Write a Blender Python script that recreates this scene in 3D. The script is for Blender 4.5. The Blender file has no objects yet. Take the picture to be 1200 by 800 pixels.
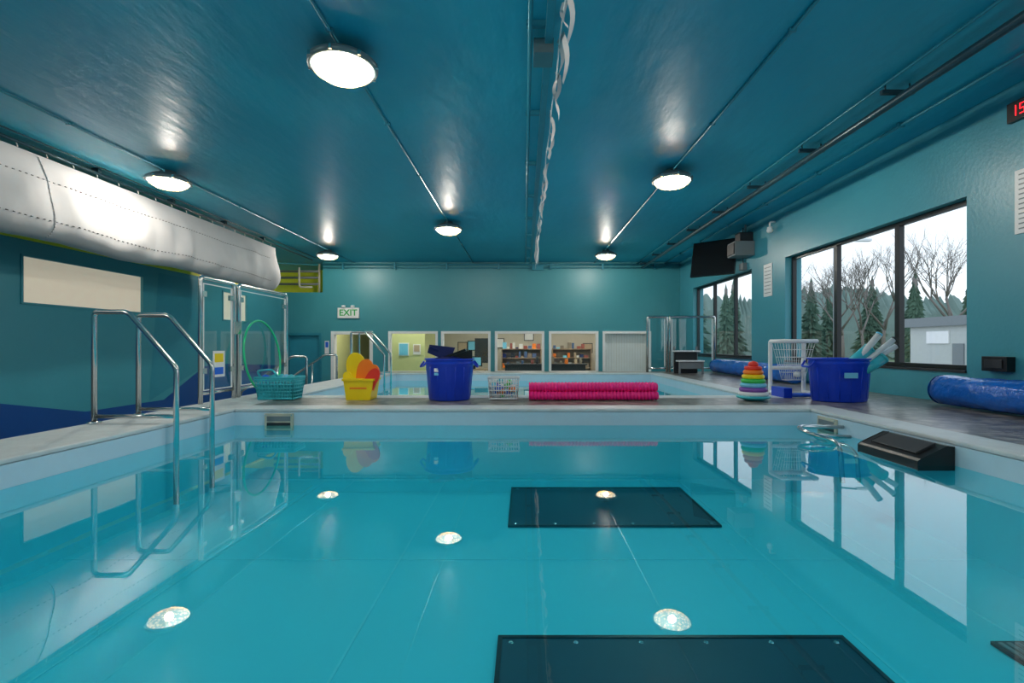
import bpy, math, random
from mathutils import Vector, Matrix, noise
random.seed(7)
scene = bpy.context.scene
D = bpy.data

def c(r, g, b):
    def f(v):
        v /= 255.0
        return v/12.92 if v <= 0.04045 else ((v+0.055)/1.055)**2.4
    return (f(r), f(g), f(b), 1.0)

MATS = {}
def mat(name, col, rough=0.5, metal=0.0, var=0.06, scale=6.0, bump=0.0, bscale=60.0, emit=0.0, ecol=None, stretch=None, coat=0.0, trans=0.0, sub=0.0, spec=None):
    m = D.materials.new(name); m.use_nodes = True
    nt = m.node_tree; n = nt.nodes; l = nt.links
    b = n['Principled BSDF']
    b.inputs['Roughness'].default_value = rough
    b.inputs['Metallic'].default_value = metal
    b.inputs['Coat Weight'].default_value = coat
    b.inputs['Transmission Weight'].default_value = trans
    if spec is not None: b.inputs['Specular IOR Level'].default_value = spec
    tc = n.new('ShaderNodeTexCoord')
    mp = n.new('ShaderNodeMapping')
    l.new(tc.outputs['Object'], mp.inputs['Vector'])
    if stretch: mp.inputs['Scale'].default_value = stretch
    nz = n.new('ShaderNodeTexNoise'); nz.inputs['Scale'].default_value = scale; nz.inputs['Detail'].default_value = 4
    l.new(mp.outputs['Vector'], nz.inputs['Vector'])
    mx = n.new('ShaderNodeMix'); mx.data_type = 'RGBA'
    l.new(nz.outputs['Fac'], mx.inputs[0])
    mx.inputs[6].default_value = tuple([v*(1-var) for v in col[:3]]+[1])
    mx.inputs[7].default_value = tuple([min(1, v*(1+var)) for v in col[:3]]+[1])
    l.new(mx.outputs[2], b.inputs['Base Color'])
    if bump > 0:
        nb = n.new('ShaderNodeTexNoise'); nb.inputs['Scale'].default_value = bscale; nb.inputs['Detail'].default_value = 3
        l.new(mp.outputs['Vector'], nb.inputs['Vector'])
        bp = n.new('ShaderNodeBump'); bp.inputs['Strength'].default_value = bump; bp.inputs['Distance'].default_value = 0.02
        l.new(nb.outputs['Fac'], bp.inputs['Height']); l.new(bp.outputs['Normal'], b.inputs['Normal'])
    if emit > 0:
        b.inputs['Emission Color'].default_value = ecol or col
        b.inputs['Emission Strength'].default_value = emit
    MATS[name] = m
    return m

def thin_glass(name, tint, ior=1.45, bump=0.0, bscale=2.0, rough=0.0):
    m = D.materials.new(name); m.use_nodes = True
    nt = m.node_tree; n = nt.nodes; l = nt.links
    for x in list(n): n.remove(x)
    o = n.new('ShaderNodeOutputMaterial'); mx = n.new('ShaderNodeMixShader')
    t = n.new('ShaderNodeBsdfTransparent'); g = n.new('ShaderNodeBsdfGlossy'); f = n.new('ShaderNodeFresnel')
    t.inputs['Color'].default_value = tint; g.inputs['Roughness'].default_value = rough
    g.inputs['Color'].default_value = (1, 1, 1, 1)
    # same reflectance from both sides of the thin sheet
    ge = n.new('ShaderNodeNewGeometry'); mr = n.new('ShaderNodeMapRange')
    mr.inputs[3].default_value = ior; mr.inputs[4].default_value = 1/ior
    l.new(ge.outputs['Backfacing'], mr.inputs[0]); l.new(mr.outputs[0], f.inputs['IOR'])
    l.new(f.outputs[0], mx.inputs[0]); l.new(t.outputs[0], mx.inputs[1]); l.new(g.outputs[0], mx.inputs[2])
    l.new(mx.outputs[0], o.inputs['Surface'])
    if bump > 0:
        tc = n.new('ShaderNodeTexCoord'); nb = n.new('ShaderNodeTexNoise'); nb.inputs['Scale'].default_value = bscale
        nb.inputs['Detail'].default_value = 2
        l.new(tc.outputs['Object'], nb.inputs['Vector'])
        bp = n.new('ShaderNodeBump'); bp.inputs['Strength'].default_value = bump; bp.inputs['Distance'].default_value = 0.01
        l.new(nb.outputs['Fac'], bp.inputs['Height'])
        l.new(bp.outputs['Normal'], g.inputs['Normal'])
    MATS[name] = m
    return m

# ------------------------------------------------------------------ materials
mat('teal_wall', c(66,154,172), 0.34, bump=0.10, bscale=25, var=0.06, scale=1.5)
mat('teal_far', c(64,148,160), 0.40, bump=0.10, bscale=25, var=0.06, scale=1.5)
mat('teal_ceiling', c(24,168,196), 0.42, bump=0.5, bscale=3.2, var=0.08, scale=1.2, stretch=(2.0,0.7,1), spec=0.5)
mat('teal_metal', c(50,140,160), 0.35, metal=0.2)
mat('mural_blue', c(10,75,150), 0.4)
mat('mural_dark', c(48,142,164), 0.4)
mat('yellow_wall', c(220,222,50), 0.5)
mat('lime_wall', c(206,212,150), 0.5)
mat('cream', c(200,192,175), 0.6)
mat('white', c(240,240,240), 0.4)
mat('white_trim', c(240,243,243), 0.4)
mat('pvc', c(238,241,244), 0.3)
mat('black', c(15,16,18), 0.35)
mat('black_frame', c(18,26,32), 0.35)
mat('dark', c(35,40,45), 0.5)
mat('grey', c(120,128,132), 0.45)
mat('steel', c(222,222,220), 0.2, metal=1.0, var=0.03, scale=20)
mat('pipe_dark', c(46,76,88), 0.35, metal=0.4)
mat('coping', c(192,220,236), 0.3, bump=0.05, bscale=30)
mat('coping_top', c(204,212,214), 0.45, bump=0.1, bscale=40, var=0.18, scale=9)
mat('liner', c(84,224,240), 0.5, var=0.03, scale=1.0)
mat('liner_seam', c(110,232,245), 0.5)
mat('mirror_panel', c(8,66,82), 0.5, var=0.15, scale=3)
mat('pool_shell', c(150,175,185), 0.5)
mat('floor_lower', c(110,125,130), 0.4)
mat('vinyl', c(206,204,206), 0.66, bump=0.3, bscale=3.0, var=0.06, scale=3, spec=0.2)
mat('stitch', c(110,105,105), 0.6)
mat('tub_blue', c(10,62,205), 0.3, var=0.1)
mat('navy', c(15,25,90), 0.4)
mat('cover_blue', c(20,105,205), 0.18, bump=0.9, bscale=14, var=0.3, scale=9)
mat('teal_plastic', c(60,190,205), 0.35)
mat('yellow', c(252,218,10), 0.4)
mat('red', c(230,50,32), 0.4)
mat('orange', c(250,130,25), 0.4)
mat('green', c(60,195,85), 0.4)
mat('blue', c(30,105,225), 0.4)
mat('purple', c(130,80,175), 0.4)
mat('skyblue', c(120,205,238), 0.4)
mat('pink', c(252,30,140), 0.5, bump=0.3, bscale=40)
mat('beige', c(200,195,175), 0.5)
mat('foam_grey', c(222,228,232), 0.7)
mat('hoop', c(20,200,140), 0.3)
mat('frost', c(225,216,198), 0.6, emit=0.25, ecol=c(255,238,212))
mat('lamp_housing', c(110,130,135), 0.35, metal=0.3)
mat('exit_green', c(30,150,70), 0.4, emit=0.2)
mat('led_red', c(255,30,40), 0.4, emit=2.0)
mat('wood', c(160,138,108), 0.5, stretch=(1,8,8))
mat('panel_light', c(255,250,240), 0.5, emit=14.0, ecol=c(255,246,230))
mat('brown', c(140,126,108), 0.6)
mat('m_red', c(165,85,75), 0.6)
mat('m_blue', c(75,105,150), 0.6)
mat('m_tan', c(190,168,140), 0.6)
mat('grass', c(106,126,86), 0.9, var=0.3, scale=0.5)
mat('asphalt', c(130,132,135), 0.9, var=0.1)
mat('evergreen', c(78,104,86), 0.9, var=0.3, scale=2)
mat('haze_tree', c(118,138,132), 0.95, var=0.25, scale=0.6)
mat('bark', c(122,114,108), 0.9)
mat('building', c(190,195,192), 0.7)
thin_glass('glass', (0.95,0.98,0.98,1), 1.35)
thin_glass('lobby_glass', (0.90,0.96,0.96,1), 1.7, rough=0.12)
thin_glass('gate_glass', (0.82,0.93,0.93,1), 1.75)
thin_glass('water', (0.54,0.93,0.98,1), 1.52, bump=0.05, bscale=1.6, rough=0.0)

def deck_mat():
    m = mat('deck', c(128,128,126), 0.28, bump=0.15, bscale=30, var=0.2, scale=7)
    nt = m.node_tree; n = nt.nodes; l = nt.links
    tc = n.new('ShaderNodeTexCoord'); w = n.new('ShaderNodeTexBrick')
    w.inputs['Scale'].default_value = 1.0
    w.inputs['Brick Width'].default_value = 1.2; w.inputs['Row Height'].default_value = 0.16
    w.inputs['Mortar Size'].default_value = 0.008
    w.inputs['Color1'].default_value = c(146,140,132); w.inputs['Color2'].default_value = c(174,166,155)
    w.inputs['Mortar'].default_value = c(50,50,50)
    l.new(tc.outputs['Object'], w.inputs['Vector'])
    nz = n['Noise Texture']
    mm2 = n.new('ShaderNodeMix'); mm2.data_type = 'RGBA'
    cr = n.new('ShaderNodeValToRGB'); cr.color_ramp.elements[0].position = 0.42; cr.color_ramp.elements[1].position = 0.6
    l.new(nz.outputs['Fac'], cr.inputs[0])
    l.new(cr.outputs[0], mm2.inputs[0]); mm2.inputs[6].default_value = c(104,99,94)
    l.new(w.outputs['Color'], mm2.inputs[7])
    l.new(mm2.outputs[2], n['Principled BSDF'].inputs['Base Color'])
deck_mat()

def lens_mat():
    # prismatic glass bowl: partly see-through to the bulb inside, glowing prisms
    m = D.materials.new('lamp_lens'); m.use_nodes = True
    nt = m.node_tree; n = nt.nodes; l = nt.links
    b = n['Principled BSDF']; b.inputs['Base Color'].default_value = c(200,150,90); b.inputs['Roughness'].default_value = 0.5
    tc = n.new('ShaderNodeTexCoord'); v = n.new('ShaderNodeTexVoronoi'); v.inputs['Scale'].default_value = 26
    l.new(tc.outputs['Object'], v.inputs['Vector'])
    r = n.new('ShaderNodeMapRange'); r.inputs[1].default_value = 0.05; r.inputs[2].default_value = 0.6
    r.inputs[3].default_value = 8; r.inputs[4].default_value = 0.4
    l.new(v.outputs['Distance'], r.inputs[0]); l.new(r.outputs[0], b.inputs['Emission Strength'])
    b.inputs['Emission Color'].default_value = (1.0, 0.68, 0.36, 1)
    t = n.new('ShaderNodeBsdfTransparent'); mx = n.new('ShaderNodeMixShader'); mx.inputs[0].default_value = 0.5
    l.new(t.outputs[0], mx.inputs[1]); l.new(b.outputs[0], mx.inputs[2])
    l.new(mx.outputs[0], n['Material Output'].inputs['Surface'])
    MATS['lamp_lens'] = m
lens_mat()

# ------------------------------------------------------------------ mesh builder
class B:
    def __init__(s): s.v = []; s.f = []; s.m = []; s.s = []; s.mats = []
    def mi(s, m):
        if m not in s.mats: s.mats.append(m)
        return s.mats.index(m)
    def add(s, vs, fs, m, smooth=False, M=None):
        o = len(s.v); k = s.mi(m)
        for p in vs:
            p = Vector(p)
            if M is not None: p = M @ p
            s.v.append(tuple(p))
        for f in fs:
            s.f.append([i+o for i in f]); s.m.append(k); s.s.append(smooth)
        return s
    def box(s, x0, x1, y0, y1, z0, z1, m, M=None):
        vs = [(x0,y0,z0),(x1,y0,z0),(x1,y1,z0),(x0,y1,z0),(x0,y0,z1),(x1,y0,z1),(x1,y1,z1),(x0,y1,z1)]
        fs = [(0,3,2,1),(4,5,6,7),(0,1,5,4),(1,2,6,5),(2,3,7,6),(3,0,4,7)]
        return s.add(vs, fs, m, False, M)
    def paneX(s, x, y0, y1, z0, z1, m):
        return s.add([(x,y0,z0),(x,y1,z0),(x,y1,z1),(x,y0,z1)], [(0,1,2,3)], m)
    def paneY(s, y, x0, x1, z0, z1, m):
        return s.add([(x0,y,z0),(x1,y,z0),(x1,y,z1),(x0,y,z1)], [(0,1,2,3)], m)
    def prism(s, pts, axis, a0, a1, m, M=None):
        n = len(pts); vs = []
        for a in (a0, a1):
            for p in pts:
                if axis == 'x': vs.append((a, p[0], p[1]))
                elif axis == 'y': vs.append((p[0], a, p[1]))
                else: vs.append((p[0], p[1], a))
        fs = [tuple(range(n)), tuple(range(2*n-1, n-1, -1))]
        for i in range(n): fs.append((i, (i+1) % n, n+(i+1) % n, n+i))
        return s.add(vs, fs, m, False, M)
    def lathe(s, prof, cen, m, seg=32, M=None, sx=1.0, sy=1.0, smooth=True):
        vs = []; fs = []
        T = Matrix.Translation(Vector(cen))
        if M is not None: T = T @ M
        n = len(prof)
        for r, z in prof:
            r = max(r, 1e-4)
            for k in range(seg):
                a = 2*math.pi*k/seg
                vs.append((r*math.cos(a)*sx, r*math.sin(a)*sy, z))
        for i in range(n-1):
            for k in range(seg):
                k2 = (k+1) % seg
                fs.append((i*seg+k, i*seg+k2, (i+1)*seg+k2, (i+1)*seg+k))
        return s.add(vs, fs, m, smooth, T)
    def tube(s, pts, r, m, seg=10, closed=False, rf=None):
        P = [Vector(p) for p in pts]; n = len(P); vs = []; fs = []
        prev = None
        for i in range(n):
            if closed: t = (P[(i+1) % n]-P[i-1])
            elif i == 0: t = P[1]-P[0]
            elif i == n-1: t = P[-1]-P[-2]
            else: t = (P[i+1]-P[i]).normalized()+(P[i]-P[i-1]).normalized()
            t.normalize()
            if prev is None:
                a = Vector((0,0,1)) if abs(t.z) < 0.9 else Vector((1,0,0))
                u = t.cross(a).normalized()
            else:
                u = (prev - t*prev.dot(t)).normalized()
            prev = u; w = t.cross(u)
            rr = rf(i) if rf else r
            for k in range(seg):
                an = 2*math.pi*k/seg
                vs.append(P[i]+u*math.cos(an)*rr+w*math.sin(an)*rr)
        for i in range(n if closed else n-1):
            j = (i+1) % n
            for k in range(seg):
                k2 = (k+1) % seg
                fs.append((i*seg+k, i*seg+k2, j*seg+k2, j*seg+k))
        if not closed:
            fs.append(tuple(range(seg-1, -1, -1))); fs.append(tuple((n-1)*seg+k for k in range(seg)))
        return s.add(vs, fs, m, True)
    def build(s, name, bevel=0.0, parent=None, smooth_all=False):
        me = D.meshes.new(name); me.from_pydata(s.v, [], s.f)
        for x in s.mats: me.materials.append(MATS[x])
        me.polygons.foreach_set('material_index', s.m)
        me.polygons.foreach_set('use_smooth', s.s)
        me.update()
        o = D.objects.new(name, me); scene.collection.objects.link(o)
        if bevel > 0:
            b = o.modifiers.new('Bevel', 'BEVEL'); b.width = bevel; b.segments = 2; b.limit_method = 'ANGLE'; b.angle_limit = math.radians(50)
        if parent: o.parent = parent
        return o

def rounded(pts, r=0.05, n=5):
    P = [Vector(p) for p in pts]; out = [P[0]]
    for i in range(1, len(P)-1):
        a = (P[i-1]-P[i]); b = (P[i+1]-P[i])
        rr = min(r, a.length*0.45, b.length*0.45)
        s = P[i]+a.normalized()*rr; e = P[i]+b.normalized()*rr
        for k in range(n+1):
            t = k/n
            out.append(s*(1-t)**2+P[i]*2*t*(1-t)+e*t*t)
    out.append(P[-1]); return out

def text(name, body, loc, rot, size, m, parent=None, ext=0.002):
    cu = D.curves.new(name, 'FONT'); cu.body = body; cu.size = size; cu.extrude = ext; cu.offset = 0.004
    cu.align_x = 'CENTER'; cu.align_y = 'CENTER'
    o = D.objects.new(name, cu); scene.collection.objects.link(o)
    o.location = loc; o.rotation_euler = rot; cu.materials.append(MATS[m])
    if parent: o.parent = parent
    return o

def grid_wall(b, axis, t0, t1, u0, u1, z0, z1, ops, m):
    us = sorted(set([u0,u1]+[v for o in ops for v in o[:2]])); zs = sorted(set([z0,z1]+[v for o in ops for v in o[2:4]]))
    for i in range(len(us)-1):
        run = None
        def flush(r):
            if r is None: return
            if axis == 'x': b.box(t0, t1, us[i], us[i+1], r[0], r[1], m)
            else: b.box(us[i], us[i+1], t0, t1, r[0], r[1], m)
        for j in range(len(zs)-1):
            cu = (us[i]+us[i+1])/2; cz = (zs[j]+zs[j+1])/2
            hole = any(o[0] < cu < o[1] and o[2] < cz < o[3] for o in ops)
            if hole: flush(run); run = None
            else: run = (zs[j] if run is None else run[0], zs[j+1])
        flush(run)

# ------------------------------------------------------------------ dimensions (metres, water level z = 0)
CAMZ = 0.813; CEIL = 3.38; FLR = -1.1; DK = 0.165
CB = CEIL-0.003
XR = 4.83; YF = 15.3; XL = -7.5; YB = -4.5
PX0, PX1 = -2.95, 2.92
P1Y0, P1Y1 = -2.0, 5.04
P2Y0, P2Y1 = 6.4, 11.4

# room shell
B().box(-10, XR+0.35, YB-0.3, YF+0.0, CEIL, CEIL+0.2, 'teal_ceiling').build('ceiling')
B().box(-10, XR+0.35, YB-0.3, YF+5, FLR-0.2, FLR, 'floor_lower').build('floor')
b = B()
WINS = [(0.3,4.0,0.54,2.44),(5.40,9.15,0.54,2.44),(10.5,14.15,0.54,2.44)]  # first window is out of view, added to bring in fill light
grid_wall(b, 'x', XR, XR+0.3, YB, YF, FLR, CEIL, WINS, 'teal_wall'); b.build('wall_right')
b = B()
grid_wall(b, 'x', XL-0.15, XL, YB, YF, FLR, 2.40, [(7.37,9.75,1.43,2.18),(12.3,13.4,1.43,2.18)], 'teal_wall'); b.build('wall_left')
B().box(XL-.16,XL+.012,YB,YF,2.401,2.47,'yellow_wall').build('trim_1')
B().box(-9.8,-9.65,YB,YF+0.2,FLR,CEIL,'yellow_wall').build('wall_left_outer')
B().box(-9.65,XR+0.3,YB-0.15,YB,FLR,CEIL,'teal_wall').build('wall_back')
b = B()
FW = [(-5.96,-4.67,FLR,1.25),(-4.19,-2.66,-0.06,1.25),(-2.56,-1.03,-0.06,1.25),(-0.90,0.63,-0.06,1.25),(0.77,2.30,-0.06,1.25),(2.43,3.93,-0.06,1.25),
      (-7.35,-6.25,FLR,1.2),(-9.65,-6.22,2.45,3.38)]
grid_wall(b, 'y', YF, YF+0.2, -9.65, XR+0.3, FLR, CEIL, FW, 'teal_far'); b.build('wall_far')
# mural on left wall
b = B()
x = XL+0.004
b.add([(x,YB+0.05,0.3),(x,2,0.25),(x,7.08,-0.02),(x,8.46,-0.32),(x,10.3,-0.32),(x,11.6,0.32),(x,12.2,0.36),(x,15.2,0.2),(x,15.2,-1.09),(x,YB+0.05,-1.09)],[tuple(range(10))],'mural_blue')
b.add([(x+0.001,9.9,-0.3),(x+0.001,10.15,2.3),(x+0.001,11.35,2.3),(x+0.001,11.4,0.25)],[(0,1,2,3)],'mural_dark')
b.build('wall_mural')
B().box(XL,XL+0.02,YB,YF,FLR,FLR+0.12,'dark').build('baseboard_left')
# yellow recess behind far wall notch
b = B(); b.box(-9.65,-6.0,YF+1.6,YF+1.75,2.0,CEIL,'yellow_wall').box(-6.1,-5.95,YF+0.2,YF+1.6,2.0,CEIL,'yellow_wall').box(-9.8,-5.95,YF+0.2,YF+1.75,1.9,2.0,'teal_far').box(-9.8,-5.95,YF,YF+1.75,CEIL,CEIL+.1,'teal_ceiling')
b.build('wall_recess')
b = B()
for zz in (2.75,2.95,3.15):
    b.tube([(-7.9,YF+0.35,zz),(-6.5,YF+0.35,zz)],0.035,'grey')
b.tube(rounded([(-6.9,YF-0.1,3.2),(-6.9,YF-0.1,2.6),(-6.5,YF-0.1,2.6)],0.1),0.03,'beige')
b.tube([(-6.45,YF+0.3,2.45),(-6.45,YF+0.3,3.37)],0.03,'beige')
b.build('pipe_manifold')

# ---- exterior windows
def ext_window(name, y0, y1, z0, z1, cuts):
    b = B(); X = XR+0.15; t = 0.035; w = 0.05
    b.box(X-t,X+t,y0,y1,z0,z0+w,'black_frame').box(X-t,X+t,y0,y1,z1-w,z1,'black_frame')
    b.box(X-t,X+t,y0,y0+w,z0+w,z1-w,'black_frame').box(X-t,X+t,y1-w,y1,z0+w,z1-w,'black_frame')
    for cy in cuts: b.box(X-t,X+t,cy-0.04,cy+0.04,z0+w,z1-w,'black_frame')
    b.paneX(X,y0+w,y1-w,z0+w,z1-w,'glass')
    b.box(XR-0.02,X-t,y0,y1,z0-0.03,z0,'dark')
    b.build(name)
for i,(y0,y1,z0,z1) in enumerate(WINS):
    L = y1-y0
    ext_window('window_%d'%(i+1), y0,y1,z0,z1,[y0+L*0.31, y0+L*0.655])
for i,(y0,y1) in enumerate([(7.37,9.75),(12.3,13.4)]):
    b = B(); b.box(XL-0.1,XL-0.03,y0,y1,1.43,2.18,'frost')
    for (a,bb,c0,c1) in [(y0,y1,1.43,1.46),(y0,y1,2.15,2.18),(y0,y0+.03,1.46,2.15),(y1-.03,y1,1.46,2.15)]:
        b.box(XL-0.03,XL+0.02,a,bb,c0,c1,'teal_wall')
    b.build('window_%d'%(i+4))
for i,(x0,x1,z0,z1) in enumerate(FW[1:6]):
    b = B(); w = 0.075
    y0,y1 = YF-0.03,YF+0.14
    b.box(x0,x1,y0,y1,z0,z0+w,'white_trim').box(x0,x1,y0,y1,z1-w,z1,'white_trim')
    b.box(x0,x0+w,y0,y1,z0+w,z1-w,'white_trim').box(x1-w,x1,y0,y1,z0+w,z1-w,'white_trim')
    b.paneY(YF+0.05,x0+w,x1-w,z0+w,z1-w,'lobby_glass')
    b.build('window_%d'%(i+6), bevel=0.004)
# doors
b = B(); x0,x1 = FW[0][0],FW[0][1]; w=0.1
b.box(x0,x0+w,YF-0.03,YF+0.2,FLR,1.25,'white_trim').box(x1-w,x1,YF-0.03,YF+0.2,FLR,1.25,'white_trim').box(x0+w,x1-w,YF-0.03,YF+0.2,1.15,1.25,'white_trim')
b.box(x0+.55,x0+.62,YF+.08,YF+.14,FLR,1.15,'white_trim').paneY(YF+.11,x0+.62,x1-w,-.9,1.15,'glass').box(x0+.62,x1-w,YF+.08,YF+.14,FLR,-.9,'white_trim')
b.build('door_1', bevel=0.004)
b = B(); b.box(-7.35,-6.25,YF+0.1,YF+0.16,FLR,1.2,'mural_dark').box(-7.35,-7.27,YF-.02,YF+.1,FLR,1.2,'teal_metal').box(-6.33,-6.25,YF-.02,YF+.1,FLR,1.2,'teal_metal').box(-7.27,-6.33,YF-.02,YF+.1,1.12,1.2,'teal_metal')
b.build('door_2')
b = B(); b.box(-6.15,-6.02,YF-0.02,YF-0.003,0.55,0.95,'white').box(-6.13,-6.04,YF-0.024,YF-0.02,0.75,0.92,'blue'); b.build('wall_notice')

# ---- lobby seen through the interior windows
b = B(); 
b.box(-6.3,XR+0.3,20.2,20.35,FLR,1.85,'cream')
b.box(-6.4,-6.2,YF+0.2,20.2,FLR,1.85,'lime_wall')
b.box(XR+0.1,XR+0.3,YF+0.2,20.2,FLR,1.85,'cream')
b.box(-6.4,XR+0.3,YF+0.2,20.35,1.85,1.95,'brown')
b.box(-4.9,-3.4,17.0,17.12,FLR,1.85,'lime_wall')
b.box(-3.5,-3.4,17.12,20.2,FLR,1.85,'lime_wall')
b.build('wall_lobby')
b = B()
for xx in (-5.3,-3.6,-1.6,0.2,2.0,3.8):
    b.box(xx-0.5,xx+0.5,16.3,16.6,1.82,1.849,'panel_light')
    if xx>-2.4: b.box(xx-0.5,xx+0.5,18.4,18.7,1.82,1.849,'panel_light')
b.build('lobby_ceiling_lights')
b = B(); b.box(-4.3,-3.95,16.97,16.999,0.45,0.9,'white').box(-4.27,-3.98,16.96,16.97,0.48,0.87,'skyblue').box(-3.8,-3.55,16.97,16.999,0.5,0.85,'white').box(-3.77,-3.58,16.96,16.97,0.6,0.82,'m_tan'); b.build('lobby_poster')
cols = ['m_red','m_blue','m_tan','orange','brown','white','dark','skyblue','m_red','dark','navy','white','m_blue','grey']
for (sx,sy) in [(-0.1,19.3),(1.9,19.6)]:
    b = B(); W=1.5
    zl=(-1.0,-0.5,-0.1,0.3)
    for zz in zl+(.65,): b.box(sx-W/2,sx+W/2,sy,sy+0.35,zz,zz+0.03,'wood')
    b.box(sx-W/2-.03,sx-W/2,sy,sy+0.35,FLR,.68,'wood').box(sx+W/2,sx+W/2+.03,sy,sy+0.35,FLR,.68,'wood').box(sx-W/2,sx+W/2,sy+.33,sy+.35,FLR,.68,'brown')
    for zz in zl+(.65,):
        xx = sx-W/2+0.02
        while xx < sx+W/2-0.15:
            ww = random.uniform(0.05,0.16); hh = random.uniform(0.08,0.28)
            if random.random()<.75: b.box(xx,xx+ww,sy+0.05,sy+0.25,zz+.03,zz+hh,random.choice(cols))
            xx += ww+0.03
    b.build('display_shelf')
b = B(); b.box(-0.7,2.2,17.2,17.8,0.12,0.17,'dark').box(-0.65,2.15,17.25,17.75,FLR,0.12,'dark')
b.build('reception_counter', bevel=0.01)
b = B()
for i in range(16):
    xx = -0.6+i*0.17
    if i%3!=1: b.box(xx,xx+random.uniform(.06,.13),17.3,17.5,0.17,0.17+random.uniform(.05,.26),random.choice(cols))
b.build('counter_merchandise')
b = B(); b.box(-2.2,-1.2,17.7,18.3,-.08,-.04,'wood').box(-2.15,-2.1,17.75,18.25,FLR,-.08,'dark').box(-1.3,-1.25,17.75,18.25,FLR,-.08,'dark')
b.box(-2.1,-1.5,17.8,17.84,0.05,0.42,'black').box(-1.85,-1.75,17.9,17.95,-0.04,0.1,'black').box(-2.05,-1.55,17.79,17.8,0.09,0.38,'skyblue').build('desk_monitor')
b = B()
for k,(xx,zz) in enumerate(((-2.5,.75),(-2.1,.8),(-1.0,.9),(0.2,1.2),(2.6,.7),(3.2,.8))):
    b.box(xx-.2,xx+.2,20.17,20.195,zz-.2,zz+.2,'dark').box(xx-.17,xx+.17,20.165,20.17,zz-.17,zz+.17,('m_tan','skyblue','white','white','m_tan','white')[k])
b.box(-2.0,-1.2,20.16,20.195,.1,1.1,'dark')
b.build('framed_pictures')
for (cx,cy) in ((-0.9,18.7),(0.5,18.4),(-1.7,18.9),(2.9,18.6)):
    b=B(); M=Matrix.Translation((cx,cy,FLR))
    for (u,v) in ((-.2,-.2),(.2,-.2),(-.2,.2),(.2,.2)): b.box(u-.02,u+.02,v-.02,v+.02,0,.45 if v<0 else 1.0,'dark',M)
    b.box(-.23,.23,-.23,.23,.45,.49,'m_tan',M).box(-.22,.22,.18,.21,.65,1.0,'m_tan',M); b.build('lobby_chair')
b = B()
for i in range(17):
    xx = 2.5+i*0.083
    b.box(xx,xx+0.075,YF+0.26,YF+0.27,-0.3,1.3,'white',M=None)
b.box(2.45,3.95,YF+0.24,YF+0.29,1.3,1.36,'white'); b.build('vertical_blinds')

# ------------------------------------------------------------------ pools
def frame_ring(b, x0,x1,y0,y1,w,z0,z1,m):
    b.box(x0-w,x0,y0-w,y1+w,z0,z1,m).box(x1,x1+w,y0-w,y1+w,z0,z1,m).box(x0,x1,y0-w,y0,z0,z1,m).box(x0,x1,y1,y1+w,z0,z1,m)
BD = -0.55
b = B()
XO = -3.6
b.box(XO,PX0-0.02,P1Y0-0.6,P2Y1+0.9,FLR,DK-0.03,'pool_shell')
b.box(PX1+0.02,XR-0.002,YB+0.02,P2Y1+0.9,FLR,DK-0.03,'pool_shell')
b.box(PX0-0.02,PX1+0.02,P1Y1+0.02,P2Y0-0.02,FLR,DK-0.03,'pool_shell')
b.box(PX0-0.02,PX1+0.02,P2Y1+0.02,P2Y1+0.9,FLR,DK-0.03,'pool_shell')
b.box(PX0-0.02,PX1+0.02,P1Y0-0.6,P1Y0-0.02,FLR,DK-0.03,'pool_shell')
b.build('pool_shell')
b = B()
b.box(PX1+0.312,XR-0.003,YB+0.03,P2Y1+0.9,DK-0.03,DK,'deck')
b.box(PX0+0.0,PX1+0.31,P1Y1+0.322,P2Y0-0.302,DK-0.03,DK,'deck')
b.box(XO,PX1+0.31,P2Y1+0.302,P2Y1+0.9,DK-0.03,DK,'deck')
b.build('pool_deck')
for (y0,y1) in ((P1Y0,P1Y1),(P2Y0,P2Y1)):
    wl = 0.65
    b = B()
    b.box(PX0-wl,PX0,y0-0.3,y1+(0.66 if y0<0 else 0.3),DK-0.029,DK+0.004,'coping_top').box(PX1,PX1+0.31,y0-0.3,y1+0.3,DK-0.029,DK+0.004,'coping_top')
    b.box(PX0,PX1,y0-0.3,y0,DK-0.029,DK+0.004,'coping_top').box(PX0,PX1,y1,y1+0.3,DK-0.029,DK+0.004,'coping_top')
    if y0<0: b.box(PX0-wl,PX0,y1+.66,P2Y0-.3,DK-.029,DK+.004,'coping_top')
    b.build('pool_coping', bevel=0.01)
    b = B()
    e=0.004
    frame_ring(b,PX0+e,PX1-e,y0+e,y1-e,0.02,-0.002,DK-0.031,'coping')
    b.build('pool_rim_band')
    b = B()
    frame_ring(b,PX0+e,PX1-e,y0+e,y1-e,0.02,BD,-0.003,'liner')
    b.box(PX0,PX1,y0,y1,BD-0.05,BD,'liner')
    for xx in (-2.0,-0.79,1.55,2.3): b.box(xx-0.006,xx+0.006,y0+.03,y1-.03,BD,BD+0.003,'liner_seam')
    for k in range(5):
        yy = y0+0.8+k*1.45
        if yy < y1: b.box(PX0+.02,PX1-.02,yy-0.006,yy+0.006,BD,BD+0.0025,'liner_seam')
    b.build('pool_basin')
    b = B(); b.add([(PX0+e,y0+e,0),(PX1-e,y0+e,0),(PX1-e,y1-e,0),(PX0+e,y1-e,0)],[(0,1,2,3)],'water'); b.build('pool_water')
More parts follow.
